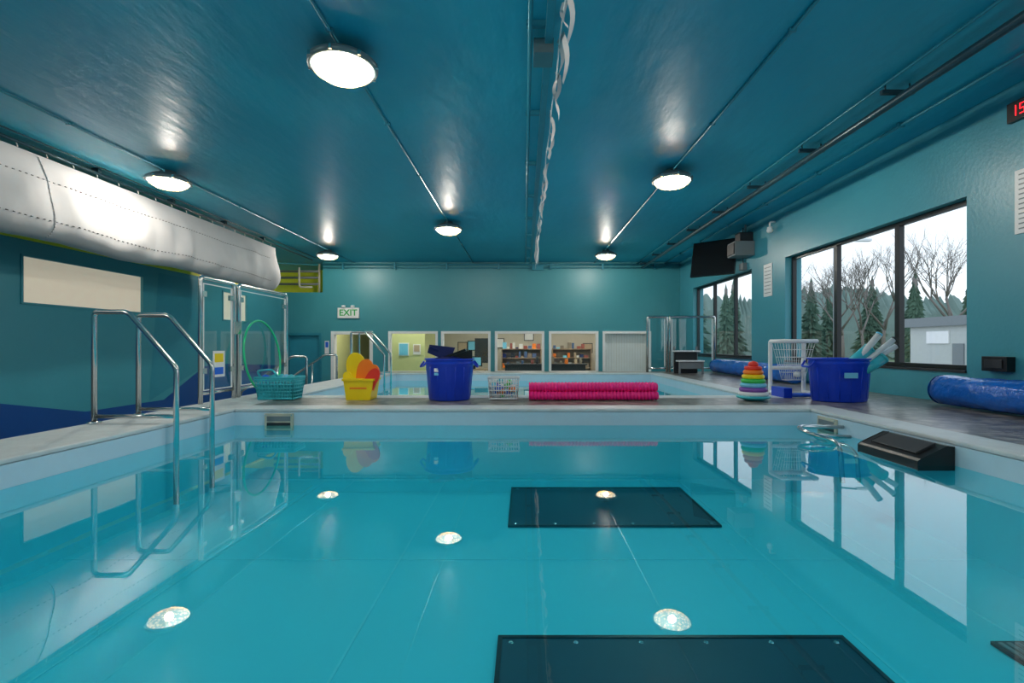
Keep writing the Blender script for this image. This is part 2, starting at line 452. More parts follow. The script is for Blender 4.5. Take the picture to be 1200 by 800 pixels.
for (y0,y1) in ((3.70,4.70),(1.30,2.30)):
    b = B(); x0,x1 = -0.12,1.48
    b.box(x0,x1,y0,y1,BD+0.003,BD+0.014,'mirror_panel')
    for (a,bb,cc,d) in ((x0,x1,y0,y0+.02),(x0,x1,y1-.02,y1),(x0,x0+.02,y0+.02,y1-.02),(x1-.02,x1,y0+.02,y1-.02)): b.box(a,bb,cc,d,BD+.014,BD+.018,'black')
    for k in range(6):
        xx = x0+0.06+k*(x1-x0-0.12)/5
        for yy in (y0+.05,y1-.05): b.lathe([(0.012,0),(0.008,0.004),(0,0.005)],(xx,yy,BD+0.014),'steel',8)
    b.build('pool_floor_mirror')
b = B(); b.box(2.12,2.29,2.03,2.25,BD+.004,BD+0.02,'black')
for k in range(4): b.box(2.135+k*.038,2.155+k*.038,2.05,2.23,BD+.02,BD+.026,'grey')
b.build('pool_main_drain')
def skimmer(name, M):
    b = B(); b.box(-0.145,0.145,-0.02,0.0,-0.05,0.12,'beige',M)
    b.box(-0.12,0.12,-0.024,-0.02,0.0,0.03,'dark',M).box(-0.12,0.12,-0.024,-0.02,0.045,0.095,'grey',M)
    for xx in (-.13,.13):
        for zz in (-.03,.108): b.box(xx-.006,xx+.006,-.026,-.02,zz-.006,zz+.006,'steel',M)
    b.build(name, bevel=0.003)
skimmer('pool_skimmer', Matrix.Translation((-2.485,P1Y1-0.006,0)))
skimmer('pool_skimmer', Matrix.Translation((PX1-0.006,4.74,0)) @ Matrix.Rotation(-math.pi/2,4,'Z'))

b = B()
b.prism([(2.66,-0.03),(2.905,-0.03),(2.905,0.125),(2.86,0.13),(2.68,0.045),(2.66,0.03)],'y',3.34,3.94,'black')
b.prism([(2.71,0.064),(2.84,0.126),(2.84,0.134),(2.71,0.072)],'y',3.42,3.86,'dark')
b.build('swim_jet_housing', bevel=0.01)
b = B()
b.tube(rounded([(2.9,4.50,0.07),(2.42,4.42,0.09),(2.40,4.15,0.07),(2.56,4.01,0.03),(2.58,4.01,-0.3)],0.12),0.019,'steel')
b.tube(rounded([(2.9,4.40,0.0),(2.52,4.32,0.03),(2.50,4.15,0.02),(2.70,4.02,-0.02),(2.72,4.02,-0.3)],0.1),0.016,'steel')
b.build('grab_rail')

# ------------------------------------------------------------------ stair hand rails
def stair_rail(y, name='pool_handrail', xa=-3.56, xb=-2.88):
    b = B(); r = 0.021
    b.tube(rounded([(xa,y,DK+0.01),(xa,y,1.09),(xa+0.28,y,1.09),(xb,y,0.63),(xb,y,-0.5)],0.045,5),r,'steel',12)
    b.tube([(xa,y,0.225),(xb,y,0.225)],r*0.8,'steel',10)
    b.lathe([(0.05,0),(0.05,0.008),(0.022,0.014)],(xa,y,DK+0.006),'steel',16)
    b.build(name)
stair_rail(4.10); stair_rail(4.57)
stair_rail(10.2); stair_rail(10.7)
b = B()
for k in range(6):
    b.box(-3.62-0.25*(k+1),-3.62-0.25*k,8.7,10.0,FLR,0.0-0.18*k,'pool_shell')
b.build('access_stairs', bevel=0.005)
for y in (8.65,10.05):
    b = B(); b.tube(rounded([(-3.8,y,0.0),(-3.8,y,0.62),(-4.05,y,0.62),(-4.95,y,0.0),(-4.95,y,-1.08)],0.05),0.02,'steel')
    b.tube([(-4.3,y,FLR+.01),(-4.3,y,0.45)],0.016,'steel').tube([(-3.8,y,FLR+.01),(-3.8,y,0.1)],0.02,'steel'); b.build('stair_handrail')

# ------------------------------------------------------------------ glass gate on left coping
b = B(); X=-3.53; z0=DK+0.006
for (ya,yb) in ((5.40,6.02),(6.12,7.35)):
    b.tube(rounded([(X,ya,z0),(X,ya,1.56),(X,yb,1.56),(X,yb,z0)],0.04),0.025,'steel')
    b.tube([(X,ya,0.28),(X,yb,0.28)],0.016,'steel')
    b.paneX(X,ya+0.045,yb-0.045,0.31,1.50,'gate_glass')
    for (a0,a1) in ((ya+.04,ya+.052),(yb-.052,yb-.04)): b.box(X-.008,X+.008,a0,a1,.31,1.50,'white_trim')
    b.box(X-.008,X+.008,ya+.052,yb-.052,1.49,1.50,'white_trim').box(X-.008,X+.008,ya+.052,yb-.052,.31,.32,'white_trim')
    for zz in (0.5,1.35):
        b.box(X-0.015,X+0.015,ya,ya+0.09,zz,zz+0.06,'steel').box(X-0.015,X+0.015,yb-0.09,yb,zz,zz+0.06,'steel')
b.box(X-0.03,X+0.03,6.0,6.13,0.95,1.1,'steel')
b.box(X+0.009,X+0.012,5.6,5.82,0.45,0.75,'white').box(X+0.012,X+0.014,5.63,5.79,0.62,0.72,'yellow').box(X+0.012,X+0.014,5.63,5.79,0.48,0.56,'blue')
b.build('glass_gate')
b = B()
pts=[]
for k in range(48):
    a = 2*math.pi*k/48
    pts.append((X+0.16-0.11*(0.5+0.5*math.sin(a)), 6.50+0.44*math.cos(a), DK+0.03+0.47+0.47*math.sin(a)))
b.tube(pts,0.014,'hoop',8,closed=True); b.build('hula_hoop')
b = B(); Y=11.95
for (xa,xb) in ((2.98,3.45),(3.52,4.60)):
    b.tube(rounded([(xa,Y,DK),(xa,Y,1.5),(xb,Y,1.5),(xb,Y,DK)],0.04),0.03,'steel')
    b.tube([(xa,Y,0.26),(xb,Y,0.26)],0.018,'steel')
    b.paneY(Y,xa+0.05,xb-0.05,0.3,1.45,'gate_glass')
    for (a0,a1) in ((xa+.045,xa+.065),(xb-.065,xb-.045)): b.box(a0,a1,Y-.008,Y+.008,.3,1.45,'white_trim')
b.build('glass_fence')
b = B()
M = Matrix.Translation((3.75,11.3,DK))
for xx in (-.28,.24):
    for (ya,yb,zt) in ((-.22,-.18,.3),(.18,.22,.62)): b.box(xx,xx+.04,ya,yb,0,zt,'grey',M)
b.box(-.29,.29,-.25,.0,.28,.31,'white',M).box(-.29,.29,.0,.24,.5,.53,'white',M).box(-.27,.27,.18,.2,.0,.5,'dark',M).box(-.28,.28,-.2,-.18,.12,.28,'grey',M)
b.build('step_stool', bevel=0.006)

# ------------------------------------------------------------------ pool toys on divider
def tub(name, x, y, z, rt, rb, h, m='tub_blue', sx=1.0, sy=1.0, handles=True):
    b = B()
    b.lathe([(0,0),(rb*0.97,0),(rb,0.015),(rb+(rt-rb)*0.9,h*0.86),(rt*1.0,h*0.87),(rt*1.0,h*0.9),(rt*0.98,h*0.95),(rt*1.03,h*0.965),(rt*1.05,h*0.985),(rt*1.03,h),(rt*0.98,h*0.99),(rb*0.95,0.03),(0,0.03)],(x,y,z),m,40,sx=sx,sy=sy)
    for k in range(16):
        a=2*math.pi*k/16
        b.tube([(x+math.cos(a)*rb*1.0*sx,y+math.sin(a)*rb*1.0*sy,z+0.03),(x+math.cos(a)*(rb+(rt-rb)*.85)*1.0*sx,y+math.sin(a)*(rb+(rt-rb)*.85)*1.0*sy,z+h*.8)],0.004,m,6)
    if handles:
        for sgn in (-1,1):
            b.tube(rounded([(x+sgn*rt*sx*1.0,y-0.10,z+h*0.93),(x+sgn*(rt*sx+0.05),y-0.09,z+h*0.80),(x+sgn*(rt*sx+0.05),y+0.09,z+h*0.80),(x+sgn*rt*sx*1.0,y+0.10,z+h*0.93)],0.04),0.012,m)
    return b
z0 = DK+.004
b = tub('rope_tub',-0.89,5.93,z0,0.285,0.245,0.49)
b.box(-1.03,-0.84,5.675,5.68,z0+.30,z0+.33,'skyblue').box(-1.03,-0.90,5.672,5.675,z0+.34,z0+.38,'white')
b.lathe([(0.24,0),(0.22,.04),(0.12,.07),(0,.09)],(-0.89,5.93,z0+.44),'navy',20)
b.box(-.16,.16,-.05,.05,-.012,.012,'navy',Matrix.Translation((-0.98,5.9,z0+.56))@Matrix.Rotation(0.5,4,'Y')@Matrix.Rotation(.3,4,'Z'))
b.box(-.15,.12,-.06,.06,-.015,.015,'black',Matrix.Translation((-0.80,5.88,z0+.55))@Matrix.Rotation(-0.35,4,'Y'))
b.prism([(-.14,-.05),(.14,-.09),(.16,.09),(-.14,.05)],'y',-.012,.012,'navy',Matrix.Translation((-0.99,5.85,z0+.57))@Matrix.Rotation(0.25,4,'Y'))
b.prism([(-.12,-.04),(.12,-.07),(.14,.06),(-.12,.04)],'y',-.012,.012,'black',Matrix.Translation((-0.74,5.86,z0+.51))@Matrix.Rotation(-0.15,4,'Y'))
b.build('blue_tub')

b = B(); bx,by=-2.93,5.95
def rect_basket(b, x,y,z,w,d,h,m,flare=0.03,cols=9,rows=4,t=0.012):
    b.box(x-w/2+flare,x+w/2-flare,y-d/2+flare,y+d/2-flare,z,z+t,m)
    def P(u,v,k):
        f = flare*(1-v)
        if k==0: return (x-w/2+f+(w-2*f)*u, y-d/2+f, z+h*v)
        if k==1: return (x+w/2-f, y-d/2+f+(d-2*f)*u, z+h*v)
        if k==2: return (x+w/2-f-(w-2*f)*u, y+d/2-f, z+h*v)
        return (x-w/2+f, y+d/2-f-(d-2*f)*u, z+h*v)
    for k in range(4):
        n = cols if k%2==0 else max(3,int(cols*d/w))
        for i in range(n+1): b.tube([P(i/n,0.0,k),P(i/n,1,k)],t*0.55,m,6)
        for j in range(rows+1): b.tube([P(0,j/rows,k),P(1,j/rows,k)],t*(1.0 if j in(0,rows) else .6),m,6)
rect_basket(b,bx,by,z0+0.014,0.46,0.30,0.25,'teal_plastic',0.03,12,6,0.013)
b.prism([(bx-.195,z0+.015),(bx+.195,z0+.015),(bx+.212,z0+.19),(bx-.212,z0+.19)],'y',by-.122,by+.122,'teal_plastic')
b.box(bx-.235,bx+.235,by-.155,by-.14,z0+.235,z0+.275,'teal_plastic').box(bx-.235,bx+.235,by+.14,by+.155,z0+.235,z0+.275,'teal_plastic').box(bx-.235,bx-.22,by-.14,by+.14,z0+.235,z0+.275,'teal_plastic').box(bx+.22,bx+.235,by-.14,by+.14,z0+.235,z0+.275,'teal_plastic')
b.tube(rounded([(bx-.22,by-.03,z0+.26),(bx-.25,by-.06,z0+.34),(bx-.05,by-.08,z0+.36),(bx+.0,by-.05,z0+.26)],.06),.012,'teal_plastic')
for k in range(5): b.lathe([(0,-.05),(.035,-.035),(.05,0),(.035,.035),(0,.05)],(bx-.15+k*.075,by+random.uniform(-.05,.05),z0+.25),random.choice(['blue','skyblue','teal_plastic']),14)
b.build('teal_basket')

b = B(); bx,by=-1.95,5.95
b.prism([(bx-.14,z0+.001),(bx+.14,z0+.001),(bx+.175,z0+.24),(bx-.175,z0+.24)],'y',by-.13,by+.13,'yellow')
b.box(bx-.19,bx+.19,by-.145,by+.145,z0+.225,z0+.25,'yellow')
b.box(bx-.10,bx+.10,by-.134,by-.13,z0+.13,z0+.15,'orange')
def board(b,x,y,z,w,h,m,ang,t=0.03,hf=.55):
    pts=[(-w/2,0),(w/2,0),(w/2,h*hf)]
    for k in range(1,10):
        a=math.pi*k/10; pts.append((w/2*math.cos(a),h*hf+h*(1-hf)*math.sin(a)))
    pts.append((-w/2,h*hf))
    b.prism(pts,'y',-t/2,t/2,m,Matrix.Translation((x,y,z))@Matrix.Rotation(ang,4,'Y'))
board(b,bx-.03,by+.05,z0+.12,.24,.44,'yellow',-.18,hf=.6)
board(b,bx+.02,by+.00,z0+.12,.20,.36,'orange',.12,hf=.6)
board(b,bx+.07,by-.05,z0+.12,.17,.31,'orange',.36,hf=.6)
board(b,bx+.08,by-.09,z0+.12,.14,.28,'red',.50,hf=.6)
board(b,bx-.09,by-.09,z0+.12,.11,.22,'yellow',-.3,hf=.6)
b.build('toy_pail', bevel=0.004)

b = B(); bx,by=-0.24,5.95
rect_basket(b,bx,by,z0+.012,.36,.26,.25,'foam_grey',.02,12,5,.011)
for k in range(26):
    b.lathe([(0,-.035),(.025,-.025),(.035,0),(.025,.025),(0,.035)],(bx+random.uniform(-.12,.12),by+random.uniform(-.08,.08),z0+.055+.17*(k/26)),random.choice(['skyblue','teal_plastic','blue','purple','white','orange','green']),12)
b.build('ball_basket')

def pink_roll(x0,x1,y,z,r):
    b = B(); n=int((x1-x0)/0.02); prof=[(0,0)]
    for i in range(n+1):
        u=i/n; rr = r*(0.88+0.12*math.cos(i*math.pi)); prof.append((rr,(x1-x0)*u))
    prof.append((0,x1-x0))
    b.lathe(prof,(x0,y,z),'pink',20,M=Matrix.Rotation(math.pi/2,4,'Y'),smooth=False)
    return b
b = B()
for (yy,zz) in ((5.80,0.055),(5.915,0.055),(5.83,0.152),(6.03,0.055),(5.95,.152)):
    q = pink_roll(0.06,1.57,yy,z0+zz,0.055); b.add(q.v,q.f,'pink',False)
b.build('pink_foam_rolls')

b = B(); sx,sy=2.70,5.83
b.lathe([(0,0.0),(.10,0.0),(.185,.03),(.19,.045),(.17,.055),(0,.055)],(sx,sy,z0),'teal_plastic',28)
b.lathe([(.03,0.05),(.03,.40),(0,.40)],(sx,sy,z0),'white',12)
zz=z0+.052
for (rr,hh,m) in ((.165,.05,'white'),(.155,.055,'purple'),(.145,.055,'skyblue'),(.135,.055,'green'),(.125,.055,'yellow'),(.112,.055,'orange'),(.098,.05,'red')):
    t=hh/2
    prof=[(rr-t+t*math.cos(a),t+t*math.sin(a)) for a in [math.pi*2*k/14 for k in range(15)]]
    b.lathe(prof,(sx,sy,zz),m,28); zz+=hh*.92
b.lathe([(0.05,0),(.06,.02),(.045,.05),(0,.065)],(sx,sy,zz),'red',20)
b.build('ring_stacker')

z0=DK+.001
b = tub('r',3.68,5.78,z0,0.315,0.28,0.50,sx=1.08,sy=.75)
b.box(3.57,3.72,5.51,5.515,z0+.28,z0+.34,'skyblue')
def noodle(b,p,d,L,r,m,m2=None):
    d=Vector(d).normalized(); p=Vector(p)
    b.tube([p,p+d*L],r,m,14)
    if m2: b.tube([p+d*(L),p+d*(L+.02)],r*1.03,m2,14)
noodle(b,(3.74,5.7,z0+.35),(.55,-.1,.75),.52,.035,'foam_grey','skyblue')
noodle(b,(3.80,5.8,z0+.33),(.75,-.1,.45),.60,.03,'foam_grey','dark')
noodle(b,(3.78,5.65,z0+.36),(.72,.0,.58),.56,.03,'foam_grey','dark')
noodle(b,(3.70,5.72,z0+.36),(.55,-.05,.50),.36,.065,'teal_plastic','teal_plastic')
noodle(b,(3.84,5.66,z0+.33),(.75,-.05,.50),.30,.06,'teal_plastic','teal_plastic')
b.build('blue_oval_tub')

b = B(); gx,gy=3.48,6.35; r=.026
for s in (-1,1):
    b.tube(rounded([(gx+s*.22,gy-.22,z0+.03),(gx+s*.22,gy+.2,z0+.03),(gx+s*.22,gy+.2,z0+.70),(gx+s*.22,gy-.1,z0+.70)],.03),r,'pvc')
b.tube([(gx-.22,gy+.2,z0+.70),(gx+.22,gy+.2,z0+.70)],r,'pvc').tube([(gx-.22,gy+.2,z0+.35),(gx+.22,gy+.2,z0+.35)],r,'pvc')
b.tube([(gx-.22,gy-.2,z0+.03),(gx+.22,gy-.2,z0+.03)],r,'blue').tube([(gx-.22,gy-.1,z0+.70),(gx+.22,gy-.1,z0+.70)],r,'pvc')
for k in range(12):
    t=k/11; xx=gx-.2+.4*t
    b.tube([(xx,gy-.1,z0+.69),(gx+(xx-gx)*.6,gy,z0+.2)],.003,'white',4)
    b.tube([(xx,gy+.2,z0+.69),(gx+(xx-gx)*.6,gy+.1,z0+.2)],.003,'white',4)
for k in range(6):
    t=k/5; w=.2*(1-.4*t)
    b.tube([(gx-w,gy-.1+.1*t,z0+.69-.49*t),(gx+w,gy-.1+.1*t,z0+.69-.49*t),(gx+w,gy+.2-.1*t,z0+.69-.49*t),(gx-w,gy+.2-.1*t,z0+.69-.49*t)],.003,'white',4,closed=True)
b.box(gx-.28,gx-.18,gy-.26,gy+.05,z0+.0,z0+.12,'tub_blue')
b.build('water_basketball_goal')

def cover_roll(y0,y1,x,r):
    vs=[];fs=[];seg=36;n=90
    for i in range(n+1):
        y=y0+(y1-y0)*i/n
        for k in range(seg):
            a=2*math.pi*k/seg
            rr=r*(0.92+0.05*noise.noise(Vector((math.cos(a)*1.5,y*2.5,math.sin(a)*1.5+x)))+0.05*noise.noise(Vector((math.cos(a)*4,y*7,math.sin(a)*4))))
            if i in(0,n): rr*=.93
            vs.append((x+rr*math.cos(a),y,z0+r+rr*math.sin(a)))
    for i in range(n):
        for k in range(seg):
            k2=(k+1)%seg; fs.append((i*seg+k,i*seg+k2,(i+1)*seg+k2,(i+1)*seg+k))
    b=B(); b.add(vs,fs,'cover_blue',True)
    for yy,s in ((y0,-1),(y1,1)):
        b.lathe([(r*.92,0),(r*.9,.01),(r*.6,.004),(r*.35,.012),(0.05,.006)],(x,yy,z0+r),'cover_blue',30,M=Matrix.Rotation(-s*math.pi/2,4,'X'))
    b.tube([(x,y0-.08,z0+r),(x,y1+.08,z0+r)],.045,'pvc',14)
    b.build('pool_cover_roll')
cover_roll(2.2,5.35,4.52,.17); cover_roll(8.2,11.6,4.50,.17)

# ------------------------------------------------------------------ ceiling lamps & services
def lamp(x,y):
    b = B(); r=.28
    b.lathe([(0,.02),(.09,.02),(.10,-.02),(.14,-.035),(.22,-.05),(r,-.09),(r+.012,-.10),(r+.012,-.135),(r-.015,-.145),(r-.03,-.135)],(x,y,3.355),'lamp_housing',40)
    b.lathe([(r-.02,-.135),(r-.04,-.175),(r-.10,-.215),(r-.18,-.235),(0,-.242)],(x,y,3.355),'lamp_lens',40)
    for k in range(8):
        a=2*math.pi*k/8; b.box(-.012,.012,-.012,.012,-.02,.02,'steel',Matrix.Translation((x+math.cos(a)*(r+.012),y+math.sin(a)*(r+.012),3.355-.12)))
    o=b.build('ceiling_lamp')
    li=D.lights.new('bulb','POINT'); li.energy=150; li.color=(1.0,.92,.81); li.shadow_soft_size=.05
    lo=D.objects.new('bulb',li); scene.collection.objects.link(lo); lo.location=(x,y,3.19); lo.parent=o
for (x,y) in ((-1.57,4.3),(-5.24,7.3),(2.17,7.25),(-1.57,10.3),(-5.27,13.3),(2.2,13.3),(2.17,1.2),(-5.24,1.2),(-1.57,-1.8)):
    lamp(x,y)
b = B()
for x in (-5.24,-1.57,2.17):
    b.tube([(x,YB+.01,CEIL-.018),(x,YF-.01,CEIL-.018)],.014,'teal_metal',8)
    y=0.6
    while y<15:
        b.box(x-.03,x+.03,y-.012,y+.012,CEIL-.034,CB,'teal_metal'); y+=1.7
b.build('ceiling_conduit')
b = B(); b.tube([(3.66,YB+.01,3.22),(3.66,YF-.01,3.22)],.04,'pipe_dark',14)
y=0.5
while y<15:
    b.box(3.50,3.82,y-.02,y+.02,3.27,3.31,'pipe_dark').tube([(3.54,y,3.31),(3.54,y,CB)],.008,'pipe_dark',6).tube([(3.78,y,3.31),(3.78,y,CB)],.008,'pipe_dark',6)
    y+=1.45
b.tube([(3.50,YB+.01,3.345),(3.50,YF-.01,3.345)],.013,'teal_metal',8)
b.build('ceiling_gas_pipe')
b = B(); b.tube([(4.35,YB+.01,3.35),(4.35,YF-.01,3.35)],.018,'teal_metal',8)
for k in range(9): b.box(4.31,4.39,.9+k*1.6,.93+k*1.6,3.33,CB,'teal_metal')
b.build('sprinkler_pipe')
b = B()
b.tube([(-6.2,YF-.05,3.30),(XR-.02,YF-.05,3.30)],.03,'teal_metal').tube([(-6.2,YF-.05,3.20),(3.7,YF-.05,3.20)],.016,'teal_metal')
b.tube([(-9.6,14.2,3.28),(-6.3,YF-.10,3.28)],.02,'teal_metal')
for k in range(7): b.box(-5.6+k*1.6,-5.55+k*1.6,YF-.09,YF-.001,3.15,3.36,'teal_metal')
b.box(.25,.6,YF-.12,YF-.001,3.12,3.3,'teal_metal')
b.build('wall_conduit')
b = B()
b.box(.17,.23,.5,14.9,3.25,3.33,'teal_metal').tube([(.05,.5,3.30),(.05,14.9,3.30)],.018,'teal_metal')
for k in range(10): b.box(.02,.24,.9+k*1.5,.94+k*1.5,3.33,CB,'teal_metal')
b.box(.08,.24,4.0,4.22,3.18,3.30,'lamp_housing')
b.build('divider_track')
b = B()
def ribbon(b,x,y,z,L,w,ph):
    n=8; vs=[];fs=[]
    for i in range(n+1):
        t=i/n; dx=.02*math.sin(ph+t*5); dy=.05*math.sin(ph*2+t*4); an=ph+t*1.6
        ww=w*(1-.9*t) if t>.3 else w*.73
        cx=x+dx; cy=y+dy; cz=z-L*t
        vs.append((cx-math.cos(an)*ww*.5,cy-math.sin(an)*ww,cz+.02*math.sin(ph*3))); vs.append((cx+math.cos(an)*ww*.5,cy+math.sin(an)*ww,cz-.02*math.sin(ph*3)))
    for i in range(n): fs.append((2*i,2*i+1,2*i+3,2*i+2))
    b.add(vs,fs,'vinyl',True)
y=3.5
while y<12.9:
    L=random.uniform(.16,.40) if y<11 else random.uniform(.45,.75)
    ribbon(b,.31+random.uniform(-.01,.02),y,3.30,L,.075,random.uniform(0,6))
    if random.random()<.6: ribbon(b,.30,y+.09,3.30,L*.7,.06,random.uniform(0,6))
    y+=random.uniform(.22,.70)
b.tube([(.29+.006*math.sin(k*1.3),3.0+k*.25,3.275-.03*abs(math.sin(k*.9))) for k in range(40)],.006,'white',6)
for k in range(5): b.tube([(.29,3.0+k*2.4,3.26),(.29,3.0+k*2.4,CB)],.004,'white',5)
b.build('backstroke_flags')

# ------------------------------------------------------------------ hoisted vinyl curtain
ys=[1.0+i*(12.35-1.0)/150 for i in range(151)]
prof=[(-6.20,3.24),(-6.12,3.05),(-6.03,2.85),(-5.98,2.62),(-5.98,2.42),(-6.03,2.27),(-6.13,2.18),(-6.27,2.17),(-6.38,2.25),(-6.42,2.45),(-6.38,2.75),(-6.30,3.05),(-6.22,3.24)]
def cr(P,n=4):
    out=[]
    for i in range(len(P)-1):
        p0=P[max(i-1,0)];p1=P[i];p2=P[i+1];p3=P[min(i+2,len(P)-1)]
        for k in range(n):
            t=k/n
            out.append(tuple(.5*((2*p1[j])+(-p0[j]+p2[j])*t+(2*p0[j]-5*p1[j]+4*p2[j]-p3[j])*t*t+(-p0[j]+3*p1[j]-3*p2[j]+p3[j])*t**3) for j in (0,1)))
    out.append(P[-1]); return out
pr=cr(prof); npf=len(pr); vs=[];fs=[]
for i,y in enumerate(ys):
    e=max(0,(y-12.0)/.35); sc=math.sqrt(max(0.0,1-e*e*.97)) if e>0 else 1
    for (px,pz) in pr:
        down=(3.24-pz)
        f=noise.noise(Vector((px*2,y*.9,pz*1.2)))*.07+noise.noise(Vector((5,y*2.6,pz*2.2)))*.06+noise.noise(Vector((9,y*6,pz*1.5)))*.02
        sag=.02*math.sin(y*1.5)+.015*math.sin(y*2.9+1)
        cxm=-6.2+(px+6.2)*sc + f*min(1,down*2)
        czm=2.7+(pz-2.7)*(sc*.6+.4) if down>.3 else pz
        vs.append((cxm,y,czm+sag*down))
for i in range(len(ys)-1):
    for k in range(npf-1):
        a=i*npf+k; fs.append((a,a+npf,a+npf+1,a+1))
fs.append(tuple(range(npf))); fs.append(tuple((len(ys)-1)*npf+k for k in range(npf-1,-1,-1)))
b=B(); b.add(vs,fs,'vinyl',True)
def surf(i,k): return Vector(vs[i*npf+k])
for row in (7,17):
    for i in range(2,len(ys)-8):
        p=surf(i,row); q=surf(i+1,row)
        o=Vector((.006,0,.0))
        b.tube([p+o,p+(q-p)*.35+o],.006,'stitch',4)
for si in (70,28):
    for k in range(1,24):
        p=surf(si,k)+Vector((.006,0,0)); q=surf(si,k+1)+Vector((.006,0,0))
        b.tube([p,q],.008,'vinyl',5)
b.build('vinyl_divider_curtain')
b=B(); b.tube([(-6.2,.5,3.31),(-6.2,14.5,3.31)],.022,'pipe_dark')
for k in range(30):
    y=1.1+k*.38
    b.tube([(-6.2,y,3.31),(-6.2,y+.02,3.245)],.007,'white',5)
    if k%4==0: b.box(-6.25,-6.15,y-.03,y+.03,3.31,CB,'pipe_dark')
b.tube([(-6.05,.5,3.35),(-6.05,14.5,3.35)],.012,'pipe_dark')
b.build('curtain_track')

# ------------------------------------------------------------------ wall items
o=B(); o.box(-5.74,-5.08,YF-.07,YF-.002,1.65,1.97,'white'); 
for s in (-1,1):
    o.lathe([(0,0),(.05,.0),(.065,.04),(.06,.07),(0,.08)],(-5.41+s*.14,YF-.08,1.97),'white',16)
o=o.build('exit_sign',bevel=.008)
text('exit_text','EXIT',(-5.41,YF-.074,1.81),(math.pi/2,0,0),.27,'exit_green',o,.004)
o=B(); o.box(XR-.05,XR-.002,3.9,4.90,3.0,3.19,'black'); 
def seg7(b,d,yc,zc,h):
    S={'1':'bc','5':'afgcd',':':'','0':'abcdef','8':'abcdefg','3':'abgcd','4':'fgbc'}[d]; w=h*.5; t=h*.07; x0,x1=XR-.056,XR-.05
    def bx(ya,yb,za,zb): b.box(x0,x1,min(ya,yb),max(ya,yb),za,zb,'led_red')
    L=yc+w/2;R=yc-w/2
    if 'a' in S: bx(L,R,zc+h/2-t,zc+h/2)
    if 'd' in S: bx(L,R,zc-h/2,zc-h/2+t)
    if 'g' in S: bx(L,R,zc-t/2,zc+t/2)
    if 'f' in S: bx(L,L-t,zc,zc+h/2)
    if 'e' in S: bx(L,L-t,zc-h/2,zc)
    if 'b' in S: bx(R+t,R,zc,zc+h/2)
    if 'c' in S: bx(R+t,R,zc-h/2,zc)
for i,d in enumerate('1538'): seg7(o,d,4.83-i*.085-(0.04 if i>1 else 0),3.095,.10)
o.build('digital_clock')
def wsign(name,y0,y1,z0,z1,rows,lc='grey'):
    b=B(); b.box(XR-.012,XR-.001,y0,y1,z0,z1,'white')
    for k in range(rows):
        zz=z1-(k+1)*(z1-z0)/(rows+1); b.box(XR-.014,XR-.012,y0+.04,y1-.04,zz-.006,zz+.006,lc)
    b.build(name)
wsign('rules_sign',4.3,4.86,1.9,2.52,12,'grey'); wsign('pool_notice',9.62,9.95,1.78,2.42,8)
b=B(); b.box(XR-.09,XR-.001,4.86,5.13,.55,.70,'black').box(XR-.1,XR-.09,4.9,5.09,.58,.67,'dark'); b.build('outlet_box',bevel=.01)
Mtv=Matrix.Translation((4.33,11.3,2.80))@Matrix.Rotation(math.radians(-42),4,'Z')@Matrix.Rotation(math.radians(-14),4,'X')
b=B(); b.box(-.5,.5,-.03,.03,-.42,.42,'black_frame',Mtv).box(-.48,.48,-.035,-.03,-.39,.40,'black',Mtv).box(-.2,.2,.03,.08,-.2,.2,'dark',Mtv)
b.tube([Mtv@Vector((0,.08,0)),(4.6,11.7,2.85),(XR-.02,11.7,2.85)],.03,'dark').box(XR-.03,XR-.001,11.55,11.85,2.65,3.05,'dark'); b.build('wall_television',bevel=.005)
b=B(); b.box(4.42,XR-.001,10.35,10.75,2.70,3.0,'grey').box(4.40,4.42,10.38,10.72,2.73,2.97,'dark').box(4.55,XR-.001,10.42,10.68,3.0,3.2,'dark').tube([(4.7,10.5,3.2),(4.7,10.5,CB)],.02,'grey').tube([(4.78,10.8,2.5),(4.78,10.8,CB)],.012,'dark'); b.box(XR-.1,XR-.001,10.7,10.9,2.45,2.6,'grey'); b.build('speaker_box',bevel=.008)
b=B(); b.lathe([(.05,.06),(.05,.02),(.06,0),(.05,-.03),(.03,-.05),(0,-.055)],(4.72,9.5,3.02),'white',18).tube(rounded([(4.72,9.5,3.07),(4.72,9.5,3.18),(XR-.001,9.5,3.18)],.04),.018,'white'); b.build('security_camera')

# ------------------------------------------------------------------ outside
B().box(XR+.35,130,-60,140,FLR-.3,FLR-.05,'grass').build('ground')
B().box(9,19,-20,38,FLR-.05,FLR-.03,'asphalt').build('parking_lot')
def branch(b,p,d,L,r,depth):
    q=p+d*L
    b.tube([p,p+d*L*.5+Vector((random.uniform(-1,1),random.uniform(-1,1),0))*L*.04,q],r,'bark',5 if depth>2 else 3,rf=lambda i:r*(1-.22*i))
    if depth==0: return
    for k in range(3 if depth>1 else 4):
        ax=Vector((random.uniform(-1,1),random.uniform(-1,1),random.uniform(-.3,.6)))
        nd=(d+ax*.62).normalized(); nd.z=abs(nd.z)*.8+.12; nd.normalize()
        st=p+d*L*(random.uniform(.55,1.0) if k else 1.0)
        branch(b,st,nd,L*random.uniform(.62,.8),r*.55,depth-1)
b=B(); branch(b,Vector((0,0,0)),Vector((0,0,1)),2.6,.14,5); bt=b.build('bare_tree'); bt.location=(33.5,39,FLR-.1); bt.scale=(1.3,1.3,1.5)
for (x,y,s,rz) in ((30,44,1.3,1.5),(27,42,1.3,2.6),(35,48,1.6,4.0),(24,46,1.3,5.2),(40,46,1.6,.6),(35,56,1.6,3)):
    o=D.objects.new('bare_tree',bt.data); scene.collection.objects.link(o); o.location=(x,y,FLR-.1); o.scale=(s,s,s); o.rotation_euler=(0,0,rz)
b=B(); b.tube([(0,0,0),(0,0,8)],.15,'bark',6)
